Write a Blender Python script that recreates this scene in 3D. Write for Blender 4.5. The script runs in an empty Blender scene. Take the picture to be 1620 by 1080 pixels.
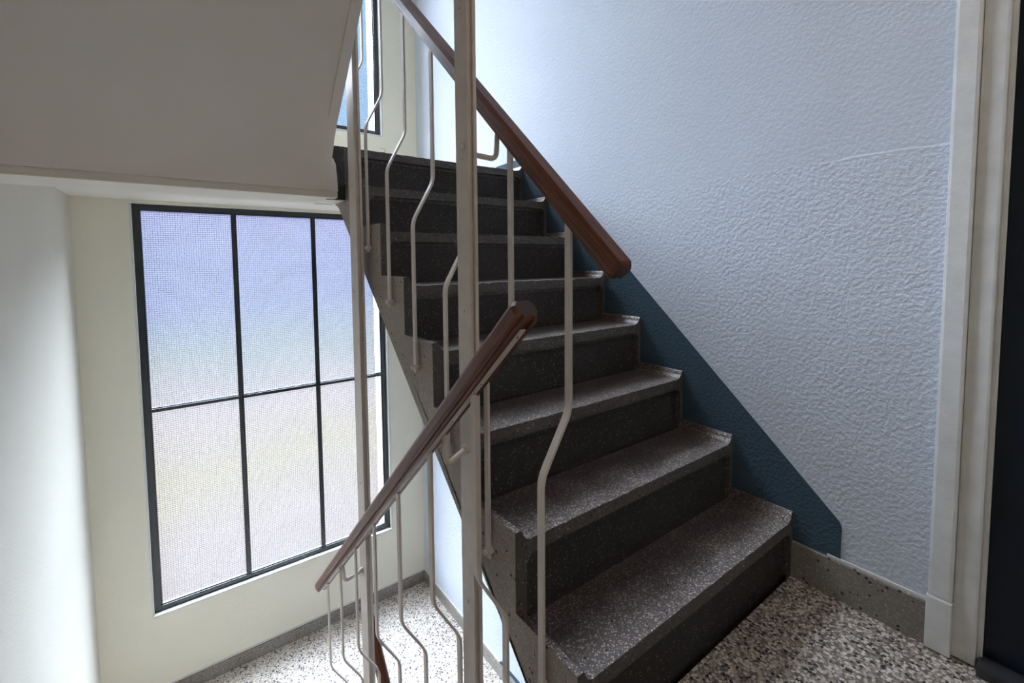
import bpy, bmesh, math, random
from mathutils import Vector, Matrix
random.seed(7)
S = bpy.context.scene
COL = S.collection

# ------------------------------------------------------------------ camera
T, R, W = 0.20594, 0.195, 0.99144          # going, riser and width of the flight
YW = 2.84247                               # inner face of the window wall
ZF = -0.022                                # floor of the storey landing
ZL = -1.70                                 # lower half landing
ZU = 8 * R - 0.03                          # upper half landing
XL = -1.072                                # left wall
G = -0.08                                  # far side of the narrow stair well
cam = bpy.data.cameras.new('camera')
co = bpy.data.objects.new('camera', cam)
COL.objects.link(co)
yaw, pitch, roll = 0.63558, -0.06043, -0.00795
fw = Vector((math.sin(yaw) * math.cos(pitch), math.cos(yaw) * math.cos(pitch), math.sin(pitch)))
rt = Vector((math.cos(yaw), -math.sin(yaw), 0))
up = rt.cross(fw)
r2 = rt * math.cos(roll) + up * math.sin(roll)
u2 = -rt * math.sin(roll) + up * math.cos(roll)
co.matrix_world = Matrix(((r2.x, u2.x, -fw.x, -0.61017), (r2.y, u2.y, -fw.y, -0.61654),
                          (r2.z, u2.z, -fw.z, 1.02872), (0, 0, 0, 1)))
cam.sensor_width = 36
cam.lens = 716.797 / 1620 * 36
cam.shift_x = 0.0
cam.shift_y = -85.1 / 1620
cam.clip_start = 0.02
S.camera = co

# ------------------------------------------------------------------ light
S.view_settings.view_transform = 'Standard'
S.view_settings.look = 'None'
S.view_settings.gamma = 1
S.view_settings.use_curve_mapping = False
S.view_settings.exposure = 0.0
S.cycles.use_denoising = True
S.cycles.max_bounces = 14
S.cycles.diffuse_bounces = 10
S.cycles.transparent_max_bounces = 16
S.cycles.sample_clamp_indirect = 6

wd = bpy.data.worlds.new('sky')
S.world = wd
wd.use_nodes = True
n = wd.node_tree
n.nodes.clear()
def N(t, kind, **kw):
    x = t.nodes.new(kind)
    for k, v in kw.items():
        setattr(x, k, v)
    return x
out = N(n, 'ShaderNodeOutputWorld'); bg = N(n, 'ShaderNodeBackground')
tc = N(n, 'ShaderNodeTexCoord'); sep = N(n, 'ShaderNodeSeparateXYZ')
nz = N(n, 'ShaderNodeTexNoise'); nz.inputs['Scale'].default_value = 4.0; nz.inputs['Detail'].default_value = 2
ad = N(n, 'ShaderNodeMath', operation='MULTIPLY_ADD')
ad.inputs[1].default_value = 0.12; 
cr = N(n, 'ShaderNodeValToRGB')
mr = N(n, 'ShaderNodeMapRange')
mr.inputs['From Min'].default_value = -1; mr.inputs['From Max'].default_value = 1
n.links.new(tc.outputs['Generated'], sep.inputs[0])
n.links.new(tc.outputs['Generated'], nz.inputs['Vector'])
n.links.new(nz.outputs['Fac'], ad.inputs[0])
n.links.new(sep.outputs['Z'], ad.inputs[2])
n.links.new(ad.outputs[0], mr.inputs['Value'])
n.links.new(mr.outputs[0], cr.inputs[0])
# garden below the horizon, bright haze at it, clear blue sky above
stops = [(0.00, (0.60, 0.55, 0.46)), (0.30, (1.12, 0.98, 0.88)), (0.35, (1.10, 0.99, 0.68)), (0.395, (1.10, 0.96, 0.93)),
         (0.445, (0.68, 0.78, 0.80)), (0.49, (0.52, 0.62, 1.02)), (0.57, (0.58, 0.62, 1.10)), (0.64, (0.34, 0.72, 1.15)),
         (1.0, (0.24, 0.56, 1.1))]
e = cr.color_ramp.elements
e[0].position, e[0].color = stops[0][0], stops[0][1] + (1,)
e[1].position, e[1].color = stops[-1][0], stops[-1][1] + (1,)
for p, c in stops[1:-1]:
    k = e.new(p); k.color = c + (1,)
n.links.new(cr.outputs[0], bg.inputs[0])
bg.inputs[1].default_value = 0.76
n.links.new(bg.outputs[0], out.inputs[0])

def sun(name, d, energy, col, ang):
    l = bpy.data.lights.new(name, 'SUN'); l.energy = energy; l.color = col; l.angle = math.radians(ang)
    o = bpy.data.objects.new(name, l); COL.objects.link(o)
    o.rotation_euler = Vector(d).normalized().to_track_quat('-Z', 'Y').to_euler()
    return o
sun('hazy_sun', (-0.02, -0.45, -0.89), 100.0, (0.76, 0.87, 1.0), 100)
def area(name, loc, size, energy, col, rot=(0, 0, 0)):
    l = bpy.data.lights.new(name, 'AREA'); l.shape = 'DISK'; l.size = size; l.energy = energy; l.color = col
    o = bpy.data.objects.new(name, l); COL.objects.link(o); o.location = loc; o.rotation_euler = rot
    return o
area('overhead_fill_light', (0.1, -0.95, 2.84), 0.5, 6.0, (1.0, 0.87, 0.74))  # unseen fill added overhead to lift the ambient light; has no lamp body

# ------------------------------------------------------------------ materials
def new_mat(name, rough=0.6, spec=0.3):
    m = bpy.data.materials.new(name); m.use_nodes = True
    t = m.node_tree
    b = t.nodes['Principled BSDF']
    b.inputs['Roughness'].default_value = rough
    b.inputs['Specular IOR Level'].default_value = spec
    return m, t, b
def coords(t):
    g = N(t, 'ShaderNodeNewGeometry')
    return g.outputs['Position']
def noise(t, vec, scale, detail=2, rough=0.5):
    x = N(t, 'ShaderNodeTexNoise'); x.inputs['Scale'].default_value = scale
    x.inputs['Detail'].default_value = detail; x.inputs['Roughness'].default_value = rough
    t.links.new(vec, x.inputs['Vector'])
    return x.outputs['Fac']
def ramp(t, fac, stops, interp='LINEAR'):
    x = N(t, 'ShaderNodeValToRGB'); x.color_ramp.interpolation = interp
    e = x.color_ramp.elements
    e[0].position, e[0].color = stops[0][0], tuple(stops[0][1]) + (1,)
    e[1].position, e[1].color = stops[-1][0], tuple(stops[-1][1]) + (1,)
    for p, c in stops[1:-1]:
        k = e.new(p); k.color = tuple(c) + (1,)
    t.links.new(fac, x.inputs[0])
    return x.outputs[0]
def math_(t, op, a, b=None):
    x = N(t, 'ShaderNodeMath', operation=op)
    for i, v in enumerate((a, b)):
        if v is None: continue
        if isinstance(v, (int, float)): x.inputs[i].default_value = v
        else: t.links.new(v, x.inputs[i])
    return x.outputs[0]
def bump(t, b, h, dist, strength=1.0):
    x = N(t, 'ShaderNodeBump'); x.inputs['Distance'].default_value = dist; x.inputs['Strength'].default_value = strength
    t.links.new(h, x.inputs['Height']); t.links.new(x.outputs[0], b.inputs['Normal'])
    return x
def mixc(t, fac, a, b, mode='MIX'):
    x = N(t, 'ShaderNodeMix', data_type='RGBA', blend_type=mode)
    for i, v in ((0, fac), (6, a), (7, b)):
        if isinstance(v, (int, float)): x.inputs[i].default_value = v
        elif isinstance(v, tuple): x.inputs[i].default_value = v + (1,)
        else: t.links.new(v, x.inputs[i])
    return x.outputs[2]

def plaster(name, col, bscale=75, bdist=0.0022, seam=None, var=0.05):
    m, t, b = new_mat(name, 0.75, 0.15)
    v = coords(t)
    big = noise(t, v, 1.7, 3)
    c2 = tuple(x * (1 - var) for x in col)
    c = ramp(t, big, [(0.3, c2), (0.7, col)])
    t.links.new(c, b.inputs['Base Color'])
    h = noise(t, v, bscale, 3, 0.55)
    x = bump(t, b, h, bdist)
    if seam is not None:               # coarser roller texture below the day-joint of the plaster
        sp = N(t, 'ShaderNodeSeparateXYZ'); t.links.new(v, sp.inputs[0])
        wob = noise(t, v, 3, 2)
        zz = math_(t, 'ADD', sp.outputs[2], math_(t, 'MULTIPLY', math_(t, 'SUBTRACT', wob, 0.5), 0.05))
        mrn = N(t, 'ShaderNodeMapRange'); mrn.inputs['From Min'].default_value = seam - 0.003; mrn.inputs['From Max'].default_value = seam + 0.003
        mrn.inputs['To Min'].default_value = 1.0; mrn.inputs['To Max'].default_value = 0.55
        t.links.new(zz, mrn.inputs['Value'])
        t.links.new(mrn.outputs[0], x.inputs['Strength'])
        lip = N(t, 'ShaderNodeMapRange'); lip.inputs['From Min'].default_value = seam - 0.004; lip.inputs['From Max'].default_value = seam + 0.001
        lip.inputs['To Min'].default_value = 0.0; lip.inputs['To Max'].default_value = -0.5
        t.links.new(zz, lip.inputs['Value'])
        here = N(t, 'ShaderNodeMapRange'); here.inputs['From Min'].default_value = 0.0; here.inputs['From Max'].default_value = -0.12
        t.links.new(sp.outputs[1], here.inputs['Value'])
        t.links.new(math_(t, 'ADD', h, math_(t, 'MULTIPLY', lip.outputs[0], here.outputs[0])), x.inputs['Height'])
    return m
M = {}
M['wall_right'] = plaster('textured_wall_plaster', (0.585, 0.62, 0.70), 85, 0.0036, seam=1.32)
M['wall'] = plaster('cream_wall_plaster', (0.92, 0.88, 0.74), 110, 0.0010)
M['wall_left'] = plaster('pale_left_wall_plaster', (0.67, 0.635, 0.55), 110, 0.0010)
M['soffit'] = plaster('grey_soffit_paint', (0.70, 0.645, 0.585), 150, 0.0005, var=0.08)
M['beam_white'] = plaster('white_beam_paint', (0.84, 0.79, 0.69), 120, 0.0006)
M['outside'] = plaster('white_outer_reveal', (0.85, 0.85, 0.85), 60, 0.001)
M['blue'] = plaster('slate_blue_dado_paint', (0.050, 0.082, 0.115), 85, 0.0036, var=0.12)

def terrazzo(name, matrix, chips, dark_amt, chip_scale=170, rough=0.42, spec=0.4, cover=0.5, dark_scale=0.55, painted_sheen=None):
    m, t, b = new_mat(name, rough, spec)
    v0 = coords(t)
    wn = N(t, 'ShaderNodeTexNoise'); wn.inputs['Scale'].default_value = chip_scale * 0.9; t.links.new(v0, wn.inputs['Vector'])
    wv = N(t, 'ShaderNodeVectorMath', operation='MULTIPLY_ADD')
    wv.inputs[1].default_value = (0.9 / chip_scale,) * 3
    t.links.new(wn.outputs['Color'], wv.inputs[0]); t.links.new(v0, wv.inputs[2])
    v = wv.outputs[0]
    vo = N(t, 'ShaderNodeTexVoronoi'); vo.inputs['Scale'].default_value = chip_scale
    t.links.new(v, vo.inputs['Vector'])
    sc = N(t, 'ShaderNodeSeparateColor'); t.links.new(vo.outputs['Color'], sc.inputs[0])
    base = ramp(t, sc.outputs[0], chips, 'CONSTANT')
    edge = math_(t, 'LESS_THAN', vo.outputs['Distance'], cover)
    c = mixc(t, edge, matrix, base)
    v2 = N(t, 'ShaderNodeTexVoronoi'); v2.inputs['Scale'].default_value = chip_scale * dark_scale
    t.links.new(v, v2.inputs['Vector'])
    s2 = N(t, 'ShaderNodeSeparateColor'); t.links.new(v2.outputs['Color'], s2.inputs[0])
    pick = math_(t, 'MULTIPLY', math_(t, 'LESS_THAN', s2.outputs[1], dark_amt), math_(t, 'LESS_THAN', v2.outputs['Distance'], 0.45))
    c = mixc(t, pick, c, (0.035, 0.032, 0.032))
    big = noise(t, v0, 3.5, 4)
    c = mixc(t, 1.0, c, ramp(t, big, [(0.3, (0.80, 0.76, 0.75)), (0.7, (1, 1, 1))]), 'MULTIPLY')
    if painted_sheen:                      # nosing sheen painted in: tread colour darkens towards the rear
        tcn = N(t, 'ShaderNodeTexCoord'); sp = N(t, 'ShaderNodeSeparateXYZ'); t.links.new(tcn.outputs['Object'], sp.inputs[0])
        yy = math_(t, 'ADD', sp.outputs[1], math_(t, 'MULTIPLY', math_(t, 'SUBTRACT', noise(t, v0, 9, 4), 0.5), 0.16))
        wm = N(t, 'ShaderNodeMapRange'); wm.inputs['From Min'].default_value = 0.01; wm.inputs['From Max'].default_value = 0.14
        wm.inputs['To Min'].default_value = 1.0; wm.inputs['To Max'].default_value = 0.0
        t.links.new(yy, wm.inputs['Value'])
        c2 = mixc(t, 1.0, c, painted_sheen, 'MULTIPLY')
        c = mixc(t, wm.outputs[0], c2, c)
    t.links.new(c, b.inputs['Base Color'])
    h = math_(t, 'ADD', noise(t, v0, 260, 2), math_(t, 'MULTIPLY', edge, 0.25))
    bump(t, b, h, 0.0006)
    return m
M['step'] = terrazzo('dark_terrazzo', (0.30, 0.255, 0.215),  # side copy, lighter to stand for light on the flank of the flight
    [(0, (0.25, 0.212, 0.175)), (0.5, (0.33, 0.285, 0.24)), (0.82, (0.48, 0.43, 0.38)), (0.95, (0.45, 0.42, 0.37))], 0.03, 210, rough=0.65, spec=0.2)
M['tread'] = terrazzo('lit_tread_terrazzo', (0.20, 0.175, 0.17),  # tread copy of the terrazzo, lightened for window light grazing it
    [(0, (0.17, 0.14, 0.14)), (0.35, (0.32, 0.27, 0.26)), (0.66, (0.62, 0.58, 0.56)), (0.85, (0.90, 0.87, 0.84))], 0.03, 230, rough=0.36, spec=0.5, painted_sheen=(0.28, 0.25, 0.25))
M['nosing'] = terrazzo('lit_nosing_terrazzo', (0.085, 0.078, 0.073),  # nosing copy, paler than the riser for the light the band catches
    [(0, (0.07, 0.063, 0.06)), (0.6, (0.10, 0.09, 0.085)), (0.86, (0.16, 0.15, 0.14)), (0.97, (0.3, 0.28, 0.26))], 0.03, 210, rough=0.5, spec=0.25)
M['riser'] = terrazzo('shaded_riser_terrazzo', (0.036, 0.032, 0.031),  # riser copy of the same terrazzo, backlit shade put into its colour
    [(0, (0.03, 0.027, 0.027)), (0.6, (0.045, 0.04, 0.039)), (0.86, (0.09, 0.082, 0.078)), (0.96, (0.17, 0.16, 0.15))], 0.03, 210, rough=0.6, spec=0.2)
M['floor'] = terrazzo('pale_terrazzo', (0.22, 0.185, 0.16),
    [(0, (0.40, 0.34, 0.29)), (0.3, (0.58, 0.52, 0.46)), (0.62, (0.76, 0.71, 0.65)), (0.88, (0.15, 0.125, 0.11))], 0.22, 125, rough=0.42, spec=0.25, cover=0.58, dark_scale=0.75)
M['floor_pale'] = terrazzo('clean_lit_terrazzo', (0.46, 0.41, 0.36),  # paler than the storey floor: less dirt, plus daylight put into the colour
    [(0, (0.68, 0.60, 0.52)), (0.3, (0.80, 0.74, 0.67)), (0.62, (0.88, 0.84, 0.78)), (0.90, (0.30, 0.26, 0.22))], 0.24, 105, rough=0.38, cover=0.60, dark_scale=0.75)
M['skirting'] = terrazzo('grey_terrazzo', (0.25, 0.23, 0.20),
    [(0, (0.22, 0.20, 0.175)), (0.6, (0.31, 0.28, 0.25)), (0.9, (0.50, 0.46, 0.42))], 0.06, 190)

def paint(name, col, rough=0.35, spec=0.5, bsc=90, bd=0.0004, metal=0):
    m, t, b = new_mat(name, rough, spec)
    v = coords(t)
    c = ramp(t, noise(t, v, 22, 3), [(0.3, tuple(x * 0.88 for x in col)), (0.65, col)])
    t.links.new(c, b.inputs['Base Color'])
    b.inputs['Metallic'].default_value = metal
    bump(t, b, noise(t, v, bsc, 2), bd)
    return m
M['steel'] = paint('cream_enamelled_steel', (0.60, 0.53, 0.475), 0.55, 0.2)
M['door_paint'] = paint('white_door_frame_paint', (0.72, 0.71, 0.70), 0.4)
M['black_steel'] = paint('black_window_steel', (0.012, 0.016, 0.020), 0.25, 0.6)
M['door_dark'] = paint('black_blue_door_leaf', (0.004, 0.008, 0.016), 0.3, 0.3)
M['threshold'] = paint('dark_stone_threshold', (0.03, 0.03, 0.035), 0.4)
M['wire'] = paint('dark_mesh_wire', (0.10, 0.10, 0.14), 0.5)
M['putty'] = paint('white_window_putty', (0.78, 0.78, 0.76), 0.5)

def wood(name, c1, c2):
    m, t, b = new_mat(name, 0.5, 0.3)
    tcn = N(t, 'ShaderNodeTexCoord')
    mp = N(t, 'ShaderNodeMapping')
    mp.inputs['Scale'].default_value = (55, 2.5, 55)
    t.links.new(tcn.outputs['Object'], mp.inputs[0])
    f = noise(t, mp.outputs[0], 3.0, 6, 0.65)
    c = ramp(t, f, [(0.3, c1), (0.68, c2)])
    t.links.new(c, b.inputs['Base Color'])
    bump(t, b, f, 0.0003)
    b.inputs['Coat Weight'].default_value = 0.12
    b.inputs['Coat Roughness'].default_value = 0.2
    return m
M['wood'] = wood('varnished_teak', (0.045, 0.012, 0.005), (0.15, 0.043, 0.016))
M['wood_end'] = paint('dark_end_grain', (0.035, 0.010, 0.006), 0.3)

def glass():
    m = bpy.data.materials.new('hammered_wired_glass'); m.use_nodes = True
    t = m.node_tree; t.nodes.clear()
    o = N(t, 'ShaderNodeOutputMaterial'); mx = N(t, 'ShaderNodeMixShader')
    tr = N(t, 'ShaderNodeBsdfTransparent'); tl = N(t, 'ShaderNodeBsdfTranslucent')
    v = coords(t)
    h = noise(t, v, 240, 2, 0.6)
    bp = N(t, 'ShaderNodeBump'); bp.inputs['Distance'].default_value = 0.004
    t.links.new(h, bp.inputs['Height']); t.links.new(bp.outputs[0], tl.inputs['Normal'])
    c = ramp(t, h, [(0.34, (0.82, 0.84, 0.88)), (0.62, (0.98, 0.98, 0.98))])
    t.links.new(c, tr.inputs['Color'])
    tl.inputs['Color'].default_value = (0.9, 0.92, 0.95, 1)
    mx.inputs[0].default_value = 0.018
    t.links.new(tr.outputs[0], mx.inputs[1]); t.links.new(tl.outputs[0], mx.inputs[2])
    t.links.new(mx.outputs[0], o.inputs[0])
    return m
M['glass'] = glass()

# ------------------------------------------------------------------ helpers
def obj(name, bm, mat, parent=None, smooth=False, recalc=True):
    if recalc: bmesh.ops.recalc_face_normals(bm, faces=bm.faces)
    me = bpy.data.meshes.new(name); bm.to_mesh(me); bm.free()
    for mm in (mat if isinstance(mat, list) else [mat]): me.materials.append(M[mm] if isinstance(mm, str) else mm)
    if smooth:
        for p in me.polygons: p.use_smooth = True
    o = bpy.data.objects.new(name, me); COL.objects.link(o)
    if parent: o.parent = parent
    return o
def smooth_by_angle(o, deg=35):
    me = o.data
    bm = bmesh.new(); bm.from_mesh(me)
    for f in bm.faces: f.smooth = True
    for e in bm.edges:
        if len(e.link_faces) == 2 and e.calc_face_angle(0) > math.radians(deg): e.smooth = False
    bm.to_mesh(me); bm.free()
    return o
def thing(name, label, cat, loc=(0, 0, 0), group=None):
    o = bpy.data.objects.new(name, None); COL.objects.link(o); o.location = loc
    o.empty_display_size = 0.1
    tag(o, label, cat, group); return o
def tag(o, label=None, cat=None, group=None, kind=None):
    if label: o['label'] = label
    if cat: o['category'] = cat
    if group: o['group'] = group
    if kind: o['kind'] = kind
    return o
def struct(name, bm, mat, label=None, parent=None):
    o = obj(name, bm, mat, parent)
    if not parent: o['kind'] = 'structure'
    if label: o['label'] = label; 
    if not parent: o['category'] = name.split('_')[0]
    return o
def box(bm, x0, x1, y0, y1, z0, z1, mi=0):
    vs = [bm.verts.new((x, y, z)) for x in (x0, x1) for y in (y0, y1) for z in (z0, z1)]
    for f in ((0, 1, 3, 2), (4, 6, 7, 5), (0, 4, 5, 1), (2, 3, 7, 6), (0, 2, 6, 4), (1, 5, 7, 3)):
        bm.faces.new([vs[i] for i in f]).material_index = mi
    return vs
def boxes(*bs):
    bm = bmesh.new()
    for b in bs: box(bm, *b)
    return bm
def bevel(bm, w=0.002, seg=2):
    bmesh.ops.bevel(bm, geom=bm.edges[:], offset=w, segments=seg, affect='EDGES', profile=0.7)
    return bm
def extrude_poly(bm, pts, axis, a, b):
    """pts are 2-D; axis 0 -> (y,z) profile along x; axis 1 -> (x,z) profile along y"""
    def P(p, c): return (c, p[0], p[1]) if axis == 0 else (p[0], c, p[1])
    A = [bm.verts.new(P(p, a)) for p in pts]; B = [bm.verts.new(P(p, b)) for p in pts]
    m = len(pts)
    for i in range(m): bm.faces.new((A[i], A[(i + 1) % m], B[(i + 1) % m], B[i]))
    bm.faces.new(A[::-1]); bm.faces.new(B)
    return A, B
def tube(bm, pts, r, seg=10, cap=True):
    pts = [Vector(p) for p in pts]
    rings = []
    tan0 = (pts[1] - pts[0]).normalized()
    nrm = tan0.orthogonal().normalized()
    for i, p in enumerate(pts):
        a = pts[max(i - 1, 0)]; b = pts[min(i + 1, len(pts) - 1)]
        t = (b - a).normalized()
        nrm = (nrm - t * nrm.dot(t)).normalized()
        bn = t.cross(nrm)
        rr = r[i] if isinstance(r, (list, tuple)) else r
        rings.append([bm.verts.new(p + nrm * math.cos(2 * math.pi * k / seg) * rr + bn * math.sin(2 * math.pi * k / seg) * rr) for k in range(seg)])
    for A, B in zip(rings, rings[1:]):
        for k in range(seg): bm.faces.new((A[k], A[(k + 1) % seg], B[(k + 1) % seg], B[k]))
    if cap:
        bm.faces.new(rings[0][::-1]); bm.faces.new(rings[-1])
def arc_path(pts, rad, steps=5):
    """polyline with its corners rounded"""
    pts = [Vector(p) for p in pts]; o = [pts[0]]
    for a, b, c in zip(pts, pts[1:], pts[2:]):
        d1 = (a - b).normalized(); d2 = (c - b).normalized()
        p, q = b + d1 * rad, b + d2 * rad
        for i in range(steps + 1):
            s = i / steps
            o.append(p * (1 - s) ** 2 + b * 2 * s * (1 - s) + q * s * s)
    o.append(pts[-1]); return o

# ------------------------------------------------------------------ the shell
ZT, ZB = 5.3, -3.4
YB = -1.7
struct('wall_right', boxes((W, W + 0.3, -0.385, YW + 0.3, ZB, ZT), (W, W + 0.3, YB, -1.30, ZB, ZT), (W, W + 0.3, -1.30, -0.385, 2.12, ZT),
                           (W, W + 0.3, -1.30, -0.385, ZB, ZF - 0.1)), 'wall_right',
       'blue-white textured plaster wall rising beside the stair flight')
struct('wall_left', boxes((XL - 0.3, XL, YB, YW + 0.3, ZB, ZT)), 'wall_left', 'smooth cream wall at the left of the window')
struct('wall_rear', boxes((XL - 0.3, W + 0.3, YB - 0.2, YB, ZB, ZT)), 'wall')
wl, wr, wt, wb, DU = -0.81231, 0.70224, 1.38, -1.141, 3.135
m1, m2, mh = -0.300, 0.189, 0.1307
struct('wall_far', boxes((XL, wl, YW, YW + 0.28, ZB, ZT), (wr, W, YW, YW + 0.28, ZB, ZT),
                         (wl, wr, YW, YW + 0.085, ZB, wb), (wl, wr, YW, YW + 0.085, wt, wb + DU), (wl, wr, YW, YW + 0.28, wt + DU, ZT)),
       'wall', 'cream plaster wall around the tall steel windows')
struct('ceiling', boxes((XL - 0.3, W + 0.3, YB - 0.2, YW + 0.28, ZT, ZT + 0.2)), 'wall')
struct('ceiling_landing', boxes((XL, W, YB, -0.0, 2.93, 3.05)), 'soffit')
# storey landing floor in front of the stairs
struct('floor', boxes((XL, W + 0.15, YB, -0.206, ZF - 0.16, ZF), (G, W, -0.206, 0.0, ZF - 0.16, ZF)), 'floor',
       'speckled terrazzo floor of the storey landing at the foot of the flight')
struct('floor_lower_landing', boxes((XL, W, 1.441, YW, ZL - 0.14, ZL)), 'floor_pale', 'pale speckled terrazzo half landing under the tall window')
struct('floor_basement', boxes((XL, W, YB, 1.441, ZB, ZB + 0.05)), 'floor')
# upper half landing slab
struct('floor_upper_landing', boxes((XL, W, 1.60, YW, 1.40, ZU), (XL, W, 1.655, YW, ZU - 0.001, ZU + 0.0005)), 'beam_white',
       'white painted underside of the half landing above the tall window')
bm = bmesh.new()
extrude_poly(bm, [(1.38, 1.326), (1.39, 1.326), (1.39, 1.300), (1.63, 1.300), (1.63, 1.50), (1.47, 1.50), (1.40, 1.44)], 0, XL, -0.048)
bez = [((1 - q) ** 2 * 1.15 + 2 * q * (1 - q) * 1.345 + q * q * 1.381, (1 - q) ** 2 * 1.680 + 2 * q * (1 - q) * 1.496 + q * q * 1.327) for q in [i / 14 for i in range(15)]]
extrude_poly(bm, bez + [(1.45, 1.33), (1.45, 1.44)], 0, XL + 0.0005, G - 0.0005)
smooth_by_angle(struct('trim_1', bm, 'soffit', 'grey painted landing beam above the tall window'))
bm = boxes((XL, G, 1.388, 1.632, 1.2985, 1.3005), (G, 0.0, 1.441 + 0.02, 1.63, 1.2985, 1.50))
struct('trim_2', bm, 'beam_white', 'white underside of the landing beam')
# landing slab of the next half landing far above
struct('ceiling_bay', boxes((XL, W, 1.45, YW, 4.55, 4.68)), 'beam_white')

# skirtings: terrazzo with a thin painted lip
def skirt(name, bs, label=None): return struct(name, bevel(boxes(*bs), 0.004, 2), 'skirting', label)
skirt('baseboard_right', [(W - 0.012, W, -0.335, -0.0005, ZF, 0.098)], 'grey terrazzo skirting at the foot of the right wall by the door')
skirt('baseboard_far', [(XL + 0.002, W - 0.002, YW - 0.014, YW, ZL, ZL + 0.085)], 'terrazzo skirting under the tall window')
skirt('baseboard_landing', [(W - 0.014, W, 1.50, YW - 0.014, ZL, ZL + 0.085)], 'terrazzo skirting of the lower half landing along the right wall')
skirt('baseboard_upper', [(W - 0.012, W, 1.66, YW - 0.012, ZU, ZU + 0.055), (XL, W - 0.012, YW - 0.012, YW, ZU, ZU + 0.08)])
struct('trim_3', boxes((W - 0.006, W, -0.335, -0.10, 0.0985, 0.106)), 'door_paint', 'thin white paint line on top of the skirting by the door')
struct('trim_4', boxes((W - 0.006, W, 1.72, YW - 0.014, ZL + 0.0855, ZL + 0.094)), 'door_paint')
struct('trim_5', boxes((XL, W - 0.006, YW - 0.005, YW, ZL + 0.0855, ZL + 0.094)), 'door_paint')

# painted blue dado following the flight
def dado(name, dz, label):
    bm = bmesh.new()
    sl = R / T
    pts = [(-0.135, 0.099), (-0.135, 0.205), (-0.128, 0.222), (1.335, 0.222 + 1.463 * 0.94)]
    pts += [(1.42, 1.607), (1.70, 1.600), (1.72, 1.58), (1.72, ZU), (1.50, ZU - 0.02), (1.45, 1.335), (0.0, -0.035), (-0.002, 0.099)]
    pts = [(y, z + dz) for y, z in pts]
    extrude_poly(bm, pts, 0, W - 0.0025, W + 0.001)
    struct(name, bm, 'blue', label)
dado('trim_6', 0, 'slate blue painted band on the right wall following the steps')
dado('trim_7', -3.19, 'slate blue painted band beside the lowest flight')

# ------------------------------------------------------------------ terrazzo steps
def step_mesh(r, zb_extra, w=W, t=T, full=None, seed=0, flat_left=False):
    """one step: local origin at foot-left-front; rim top at z=r"""
    rn = random.Random(seed)
    bm = bmesh.new()
    zt = r
    rec = 0.018
    # tread with raised rims, extruded back
    prof = [(0, zt), (0.017, zt), (0.021, zt - 0.004), (0.025, zt - 0.014), (0.032, zt - 0.024), (0.045, zt - 0.030),
            (w - 0.040, zt - 0.030), (w - 0.026, zt - 0.026), (w - 0.016, zt - 0.016), (w - 0.011, zt - 0.004), (w - 0.008, zt), (w, zt)]
    if flat_left: prof = [(x, min(z, zt - 0.030)) if x < 0.1 else (x, z) for x, z in prof]
    # subdivide the long nosing and wobble it like a worn edge
    front = []
    for i, p in enumerate(prof):
        front.append(p)
        if i == 5:
            k = 60
            for q in range(1, k):
                front.append((0.045 + (w - 0.085) * q / k, zt - 0.030))
    outer = front + [(w, zb_extra), (w - 0.018, zb_extra)]
    ra = 0.032; zo = zt - 0.030 - 0.036
    cx = w - 0.018 - ra
    arcR = [(cx + ra * math.cos(a), zo - ra + ra * math.sin(a)) for a in [i * math.pi / 2 / 7 for i in range(8)]]
    cx = 0.034 + ra
    arcL = [(cx + ra * math.cos(a), zo - ra + ra * math.sin(a)) for a in [math.pi / 2 + i * math.pi / 2 / 7 for i in range(8)]]
    poly = outer + arcR + arcL + [(0.034, zb_extra), (0, zb_extra)]
    A, B = extrude_poly(bm, poly, 1, 0.0, rec)
    m = len(front)
    for i in range(6, m - 7):
        d = abs(rn.gauss(0, 0.0007)); A[i].co.y += d + 0.001; A[i].co.z -= abs(rn.gauss(0, 0.0009))
    # body behind it
    body = prof + [(w, r - 0.08), (0, r - 0.08)]
    extrude_poly(bm, body, 1, rec, t if full is None else full)
    bmesh.ops.recalc_face_normals(bm, faces=bm.faces)
    bm.normal_update()
    for f in bm.faces:
        c = f.calc_center_median()
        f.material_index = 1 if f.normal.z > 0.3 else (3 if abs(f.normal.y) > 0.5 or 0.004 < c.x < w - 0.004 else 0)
    return bm
def flight(root, n, r, mats, name='step', first=None):
    me = None
    for j in range(1, n + 1):
        zb = (j - 1) * r - 0.03 if j > 1 else (first if first is not None else 0)
        o = obj(name, step_mesh(r, zb - (j - 1) * r, seed=j, flat_left=(j == n)), mats, root)
        o.location = (0, (j - 1) * T, (j - 1) * r)
def waist(root, n, r, mat, pts, w=W):
    """slab under the saw-tooth of the steps; pts: underside polyline (y,z) from low to high"""
    bm = bmesh.new()
    top = []
    for j in range(n, 0, -1):
        top += [(j * T, j * r - 0.08), ((j - 1) * T + 0.018, j * r - 0.08)]
        if j > 1: top += [((j - 1) * T + 0.018, (j - 1) * r - 0.03), ((j - 1) * T, (j - 1) * r - 0.03)]
    top += [(0.018, pts[0][1] + 0.001)]
    extrude_poly(bm, list(pts) + top, 0, 0.0, w)
    bmesh.ops.recalc_face_normals(bm, faces=bm.faces); bm.normal_update()
    if mat == 'step':
        for f in bm.faces: f.material_index = 0 if abs(f.normal.x) > 0.5 or f.normal.z < -0.1 else 1
        mat = ['step', 'riser']
    return obj('stair_slab', bm, mat, root)

up_fl = thing('stair_flight', 'dark grey terrazzo stair flight rising along the right wall', 'stairs', (0, 0, 0))
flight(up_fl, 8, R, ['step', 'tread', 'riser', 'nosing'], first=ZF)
waist(up_fl, 8, R, 'step', [(0.0, -0.10), (1.55, 1.275), (1.665, 1.32)])
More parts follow.
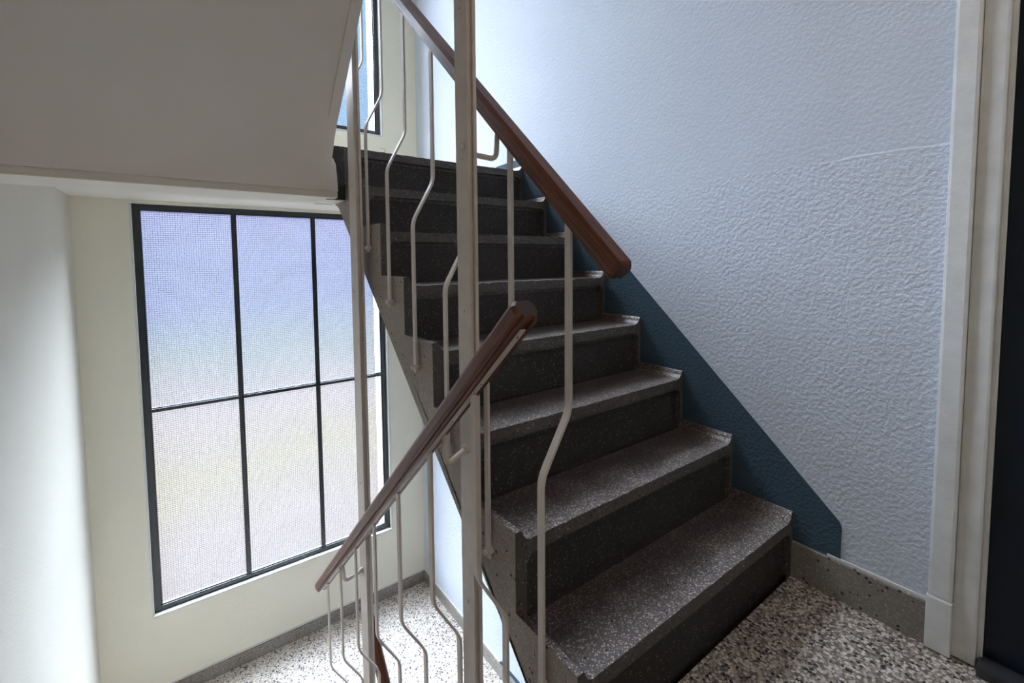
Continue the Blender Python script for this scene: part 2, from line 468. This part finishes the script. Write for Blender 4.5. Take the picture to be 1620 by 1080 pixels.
# the landing nosing carries on across the well
bm = boxes((G, -0.0005, 1.441, 1.66, 1.30, ZU)); obj('landing_edge', bm, 'riser', up_fl)
bm = boxes((XL, G, 1.441, 1.66, 1.50, ZU)); obj('landing_edge', bm, 'riser', up_fl)

dn_fl = thing('stair_flight', 'terrazzo stair flight going down at the left of the well', 'stairs', (G, 1.441, ZL))
dn_fl.rotation_euler = (0, 0, math.pi)
RD = (ZF + 0.03 - ZL) / 9
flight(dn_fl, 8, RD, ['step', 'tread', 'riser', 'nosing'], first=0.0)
waist(dn_fl, 8, RD, 'soffit', [(0.0, -0.14), (1.66, 1.13)])

hi_fl = thing('stair_flight', 'grey painted underside of the flight overhead at top left', 'stairs', (G, 1.441, ZU))
hi_fl.rotation_euler = (0, 0, math.pi)
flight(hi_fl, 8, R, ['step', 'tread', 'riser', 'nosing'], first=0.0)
waist(hi_fl, 8, R, 'soffit', [(0.0, -0.125), (1.60, -0.125 + 1.60 * R / T)])
# raised plaster strip along the well edge of the soffit
bm = bmesh.new()
sl = R / T
for (x0, x1, h) in ((-0.001, 0.036, 0.012),):
    pts = [(0.055, -0.125 + 0.055 * sl - h), (1.60, -0.125 + 1.6 * sl - h), (1.60, -0.125 + 1.6 * sl + 0.02), (0.055, -0.125 + 0.055 * sl + 0.02)]
    extrude_poly(bm, pts, 0, x0, x1)
obj('edge_strip', bevel(bm, 0.004, 2), 'soffit', hi_fl)

# ------------------------------------------------------------------ windows
def window(name, dz, label):
    root = thing(name, label, 'window', (0, 0, 0)); root['kind'] = 'structure'
    y0 = YW + 0.035
    b, t = wb + dz, wt + dz
    H = mh + dz
    fwid = 0.034
    obj('window_frame', bevel(boxes((wl, wl + fwid, y0 - 0.008, y0 + 0.03, b, t), (wr - fwid, wr, y0 - 0.008, y0 + 0.03, b, t),
              (wl + fwid, wr - fwid, y0 - 0.008, y0 + 0.03, b, b + fwid), (wl + fwid, wr - fwid, y0 - 0.008, y0 + 0.03, t - fwid, t)), 0.003, 2), 'black_steel', root)
    for mx in (m1, m2):
        obj('mullion', bevel(boxes((mx - 0.009, mx + 0.009, y0 - 0.006, y0 + 0.026, b + fwid, t - fwid)), 0.002, 2), 'black_steel', root)
    xs = [wl + fwid, m1, m2, wr - fwid]
    for i in range(3):
        a = xs[i] + (0.009 if i else 0); c = xs[i + 1] - (0.009 if i < 2 else 0)
        obj('transom', bevel(boxes((a, c, y0 - 0.012, y0 + 0.026, H - 0.009, H + 0.009)), 0.002, 2), 'black_steel', root)
        for (z0, z1) in ((b + fwid, H - 0.009), (H + 0.009, t - fwid)):
            bm = bmesh.new()
            box(bm, a, c, y0 + 0.012, y0 + 0.0125, z0, z1)
            p = obj('glass_pane', bm, 'glass', root)
            # glazing bead round the pane
            w_ = 0.006
            obj('glazing_bead', boxes((a, a + w_, y0 + 0.002, y0 + 0.011, z0, z1), (c - w_, c, y0 + 0.002, y0 + 0.011, z0, z1),
                                      (a + w_, c - w_, y0 + 0.002, y0 + 0.011, z0, z0 + w_), (a + w_, c - w_, y0 + 0.002, y0 + 0.011, z1 - w_, z1)), 'black_steel', p)
            bm = bmesh.new(); s = 0.0125; h = 0.0007
            x = a + s * 0.6
            while x < c: box(bm, x - h * .75, x + h * .75, y0 + 0.0130, y0 + 0.0141, z0, z1); x += s
            z = z0 + s * 0.6
            while z < z1: box(bm, a, c, y0 + 0.0142, y0 + 0.0150, z - h * 1.3, z + h * 1.3); z += s
            o = obj('wire_mesh', bm, 'wire', p, recalc=False); o['kind'] = 'stuff'
    # painted sill and reveal lip
    obj('window_sill', bevel(boxes((wl - 0.004, wr + 0.006, YW - 0.008, y0 - 0.009, b - 0.012, b + 0.002)), 0.003, 2), 'putty', root)
    obj('reveal_lip', boxes((wr + 0.0005, wr + 0.012, YW - 0.004, YW - 0.0005, b, t), (wl - 0.010, wl - 0.0005, YW - 0.003, YW - 0.0005, b, t)), 'putty', root)
window('window_1', 0, 'tall six-pane wired glass window lighting the lower half landing')
window('window_2', DU, 'upper wired glass window seen behind the railing at the top')

# ------------------------------------------------------------------ door at the right edge
dr = thing('door_1', 'white framed doorway with a black-blue door at the right edge', 'door', (W, -0.335, ZF)); dr['kind'] = 'structure'
def dbox(name, mat, *a, bv=0.003, parent=dr):
    bm = boxes((a[0] - W, a[1] - W, a[2] + 0.335, a[3] + 0.335, a[4] - ZF, a[5] - ZF)); bevel(bm, bv, 2)
    return obj(name, bm, mat, parent)
dbox('casing', 'door_paint', W - 0.016, W, -0.386, -0.337, 0.125, 2.2, bv=0.007)
dbox('casing', 'door_paint', W - 0.016, W, -1.349, -1.300, 0.125, 2.2)
dbox('casing', 'door_paint', W - 0.016, W, -1.300, -0.386, 2.12, 2.2)
dbox('plinth_block', 'door_paint', W - 0.021, W, -0.387, -0.335, ZF + 0.002, 0.125)
dbox('plinth_block', 'door_paint', W - 0.021, W, -1.351, -1.299, ZF + 0.002, 0.125)
dbox('door_frame', 'door_paint', W - 0.006, W + 0.10, -0.432, -0.386, ZF + 0.004, 2.12, bv=0.006)
dbox('door_frame', 'door_paint', W - 0.006, W + 0.10, -1.300, -1.254, ZF + 0.004, 2.12, bv=0.006)
dbox('door_stop', 'door_paint', W + 0.010, W + 0.08, -0.442, -0.432, ZF + 0.02, 2.08, bv=0.002)
lf = dbox('door_leaf', 'door_dark', W + 0.012, W + 0.055, -1.253, -0.442, ZF + 0.035, 2.10)
dbox('threshold', 'threshold', W - 0.035, W + 0.10, -1.254, -0.436, ZF + 0.001, ZF + 0.030, bv=0.006)
bm = bmesh.new(); tube(bm, arc_path([(0, 0.82, 1.05), (-0.05, 0.82, 1.05), (-0.05, 0.70, 1.05)], 0.015), 0.009)
bmesh.ops.translate(bm, verts=bm.verts, vec=(0.012, -1.65, 0)); obj('door_handle', bm, 'steel', lf, smooth=True)

# ------------------------------------------------------------------ railings
def flat_bar(bm, path, th, wy, y):
    """steel flat bent in the X-Z plane: path of (x,z), thickness th across, wy wide along Y"""
    path = [Vector((p[0], 0, p[1])) for p in path]
    L = []
    for i, p in enumerate(path):
        a = path[max(i - 1, 0)]; b = path[min(i + 1, len(path) - 1)]
        t = (b - a).normalized(); nn = Vector((t.z, 0, -t.x))
        L.append([bm.verts.new(p + nn * sx * th / 2 + Vector((0, y + sy * wy / 2, 0))) for sx, sy in ((-1, -1), (1, -1), (1, 1), (-1, 1))])
    for A, B in zip(L, L[1:]):
        for k in range(4): bm.faces.new((A[k], A[(k + 1) % 4], B[(k + 1) % 4], B[k]))
    bm.faces.new(L[0][::-1]); bm.faces.new(L[-1])
def bent(pts, rad=0.02):
    q = arc_path([(p[0], 0, p[1]) for p in pts], rad, 4)
    return [(v.x, v.z) for v in q]
def hexbolt(bm, p, d, r=0.0075, l=0.010, washer=True):
    p = Vector(p); d = Vector(d).normalized()
    if washer: tube(bm, [p, p + d * 0.002], r * 1.45, 14)
    tube(bm, [p + d * 0.002, p + d * (0.002 + l * 0.8), p + d * (0.002 + l)], [r, r, r * 0.8], 6)

HALF = [(-0.0245, 0.033), (-0.0245, 0.016), (-0.0205, 0.012), (-0.0205, 0.0075), (-0.0165, 0.0075), (-0.0165, 0.0005), (-0.0085, 0.0005), (-0.0085, 0.004)]
SEC = [(-0.016, 0.044)] + HALF + [(-x, z) for x, z in HALF[::-1]] + [(0.016, 0.044)]
def rail(root, x, y0, z0, y1, z1, sec=SEC):
    """hardwood grip from low-Y end to high-Y end, built along a local Y axis"""
    A, B = Vector((x, y0, z0)), Vector((x, y1, z1))
    L = (B - A).length; ang = math.atan2(z1 - z0, y1 - y0)
    bm = bmesh.new(); rings = []
    cz = 0.022
    for s, k in ((0.0, 0.80), (0.008, 1.0), (L * 0.33, 1), (L * 0.66, 1), (L - 0.008, 1.0), (L, 0.80)):
        rings.append([bm.verts.new((u * k, s, cz + (v - cz) * k)) for u, v in sec])
    m = len(sec)
    for P_, Q in zip(rings, rings[1:]):
        for k in range(m): bm.faces.new((P_[k], P_[(k + 1) % m], Q[(k + 1) % m], Q[k]))
    f1 = bm.faces.new(rings[0][::-1]); f2 = bm.faces.new(rings[-1]); f1.material_index = f2.material_index = 1
    o = obj('handrail', bm, ['wood', 'wood_end'], root)
    o.location = A; o.rotation_euler = (ang, 0, 0)
    bm = boxes((-0.0080, 0.0080, 0.035, L - 0.035, 0.0006, 0.0045)); bevel(bm, 0.0012, 1)
    s = obj('rail_strip', bm, 'steel', root); s.location = A; s.rotation_euler = (ang, 0, 0)
    bm = bmesh.new()
    q = 0.055
    while q < L - 0.04:
        tube(bm, [(0.0, q, 0.0010), (0.0, q, 0.0000)], [0.0026, 0.002], 8); q += 0.163
    c = obj('screw', bm, 'wood_end', s); c['kind'] = 'stuff'  # cream screws coloured dark to stand for their shadow
    return o
def baluster(root, y, xt, xb, ztop, zkt, zkb, zbot, side):
    bm = bmesh.new()
    path = bent([(xt, ztop), (xt, zkt), (xb, zkb), (xb, zbot)], 0.022)
    flat_bar(bm, path, 0.0065, 0.0175, y)
    o = obj('baluster', bm, 'steel', root)
    bm = bmesh.new()
    hexbolt(bm, (xb - side * 0.0034, y, zbot + 0.016), (-side, 0, 0), 0.0075, 0.009)
    tube(bm, [(xb + side * 0.003, y, zbot + 0.016), (xb + side * 0.013, y, zbot + 0.016)], 0.009, 12)
    obj('bolt', bm, 'steel', o)
def bracket(root, pts, rad=0.022, flange=None):
    bm = bmesh.new(); tube(bm, arc_path(pts, rad, 7), 0.0068, 12)
    if flange:
        p, d = Vector(flange[0]), Vector(flange[1]).normalized()
        tube(bm, [p, p + d * 0.004, p + d * 0.014], [0.013, 0.013, 0.007], 14)
    obj('rail_bracket', bm, 'steel', root, smooth=True)

XU, XD = 0.066, -0.136
zu = lambda y: 1.113 + 0.947 * (y - 0.097)     # underside of the rising rail
zd = lambda y: 0.903 - 0.913 * y               # underside of the descending rail
r1 = thing('stair_railing', 'brown wooden handrail and cream bars rising beside the terrazzo steps', 'railing', (XU, 0, 0))
r1.location = (0, 0, 0)
rail(r1, XU, -0.035, zu(-0.035), 1.52, zu(1.52))
for j in range(1, 8):
    y = (j - 1) * T + 0.097
    xt = XU + 0.002 - 0.0025 * (j - 1)
    baluster(r1, y, xt, -0.012, zu(y) + 0.001, j * R + 0.503, j * R + 0.372, j * R - 0.105, 1)
bracket(r1, [(-0.026, 0.345, 1.288), (0.052, 0.345, 1.284), (0.056, 0.345, zu(0.345))], 0.020, ((-0.0245, 0.345, 1.288), (1, 0, 0)))
bracket(r1, [(-0.026, 1.19, 2.07), (0.052, 1.19, 2.066), (0.056, 1.19, zu(1.19))], 0.020, ((-0.0245, 1.19, 2.07), (1, 0, 0)))

r2_ = thing('stair_railing', 'brown wooden handrail and cream bars sloping down towards the tall window', 'railing', (0, 0, 0))
rail(r2_, XD, -0.030, zd(-0.030), 1.53, zd(1.53))
for i in range(7):
    y = 0.160 + 0.2075 * i
    baluster(r2_, y, XD, -0.062, zd(y) + 0.001, zd(y) - 0.386, zd(y) - 0.508, zd(y) - 0.99, -1)
bracket(r2_, [(-0.051, 0.335, 0.566), (-0.120, 0.312, 0.548), (XD + 0.006, 0.302, zd(0.302))], 0.022, ((-0.0505, 0.335, 0.566), (-1, -0.2, 0)))
bracket(r2_, [(-0.051, 1.19, -0.235), (-0.125, 1.185, -0.248), (XD + 0.004, 1.180, zd(1.180))], 0.022, ((-0.0505, 1.19, -0.235), (-1, 0, 0)))

r3 = thing('stair_railing', 'top end of a lower brown handrail behind the far post', 'railing', (0, 0, -3.10))
rail(r3, XU - 0.012, 0.4, zu(0.4), 1.50, zu(1.50))
for j in range(5, 7):
    y = (j - 1) * T + 0.097
    baluster(r3, y, XU - 0.012, -0.012, zu(y) + 0.001, j * R + 0.503, j * R + 0.372, j * R - 0.105, 1)

# ------------------------------------------------------------------ posts in the well
def post(y, depth, z0, z1, bolts, label):
    root = thing('support_post', label, 'post', (-0.0375, y, z0))
    x = (-0.0125, -0.0085, -0.0000, 0.0125)
    h = z1 - z0
    ob = obj('post_flat', bevel(boxes((-0.0125, -0.0090, 0, depth, 0, h)), 0.0008, 1), 'steel', root)
    obj('post_flat', bevel(boxes((0.0030, 0.0125, 0, depth, 0, h)), 0.0012, 1), 'steel', root)
    obj('post_core', boxes((-0.0090, 0.0030, 0.009, depth - 0.009, 0, h)), 'steel', root)
    for z, r in bolts:
        bm = bmesh.new(); hexbolt(bm, (-0.0125, depth * 0.42, z - z0), (-1, 0, 0), r, 0.004 if r < 0.006 else 0.007, washer=r > 0.006)
        obj('bolt', bm, 'steel', root)
post(0.312, 0.058, ZB + 0.06, 4.9, [(1.62, 0.004), (1.300, 0.0075), (1.272, 0.0045), (0.906, 0.0045), (0.169, 0.0045), (-0.6, 0.0045)],
     'nearest cream steel post running full height in front of the steps')
post(1.145, 0.082, ZB + 0.06, 4.9, [(1.321, 0.0035), (0.911, 0.0035), (0.137, 0.0035), (-0.7, 0.0035)],
     'farther cream steel post in front of the tall window')

# small hook on the window wall above the upper landing
bm = bmesh.new()
tube(bm, arc_path([(0.690, YW + 0.002, 1.893), (0.690, YW - 0.03, 1.893), (0.715, YW - 0.034, 1.886), (0.712, YW - 0.034, 1.862), (0.694, YW - 0.034, 1.862)], 0.009, 4), 0.0028, 8)
tag(obj('wall_hook', bm, 'steel', None, smooth=True), 'small cream hook on the wall under the upper window', 'hook')
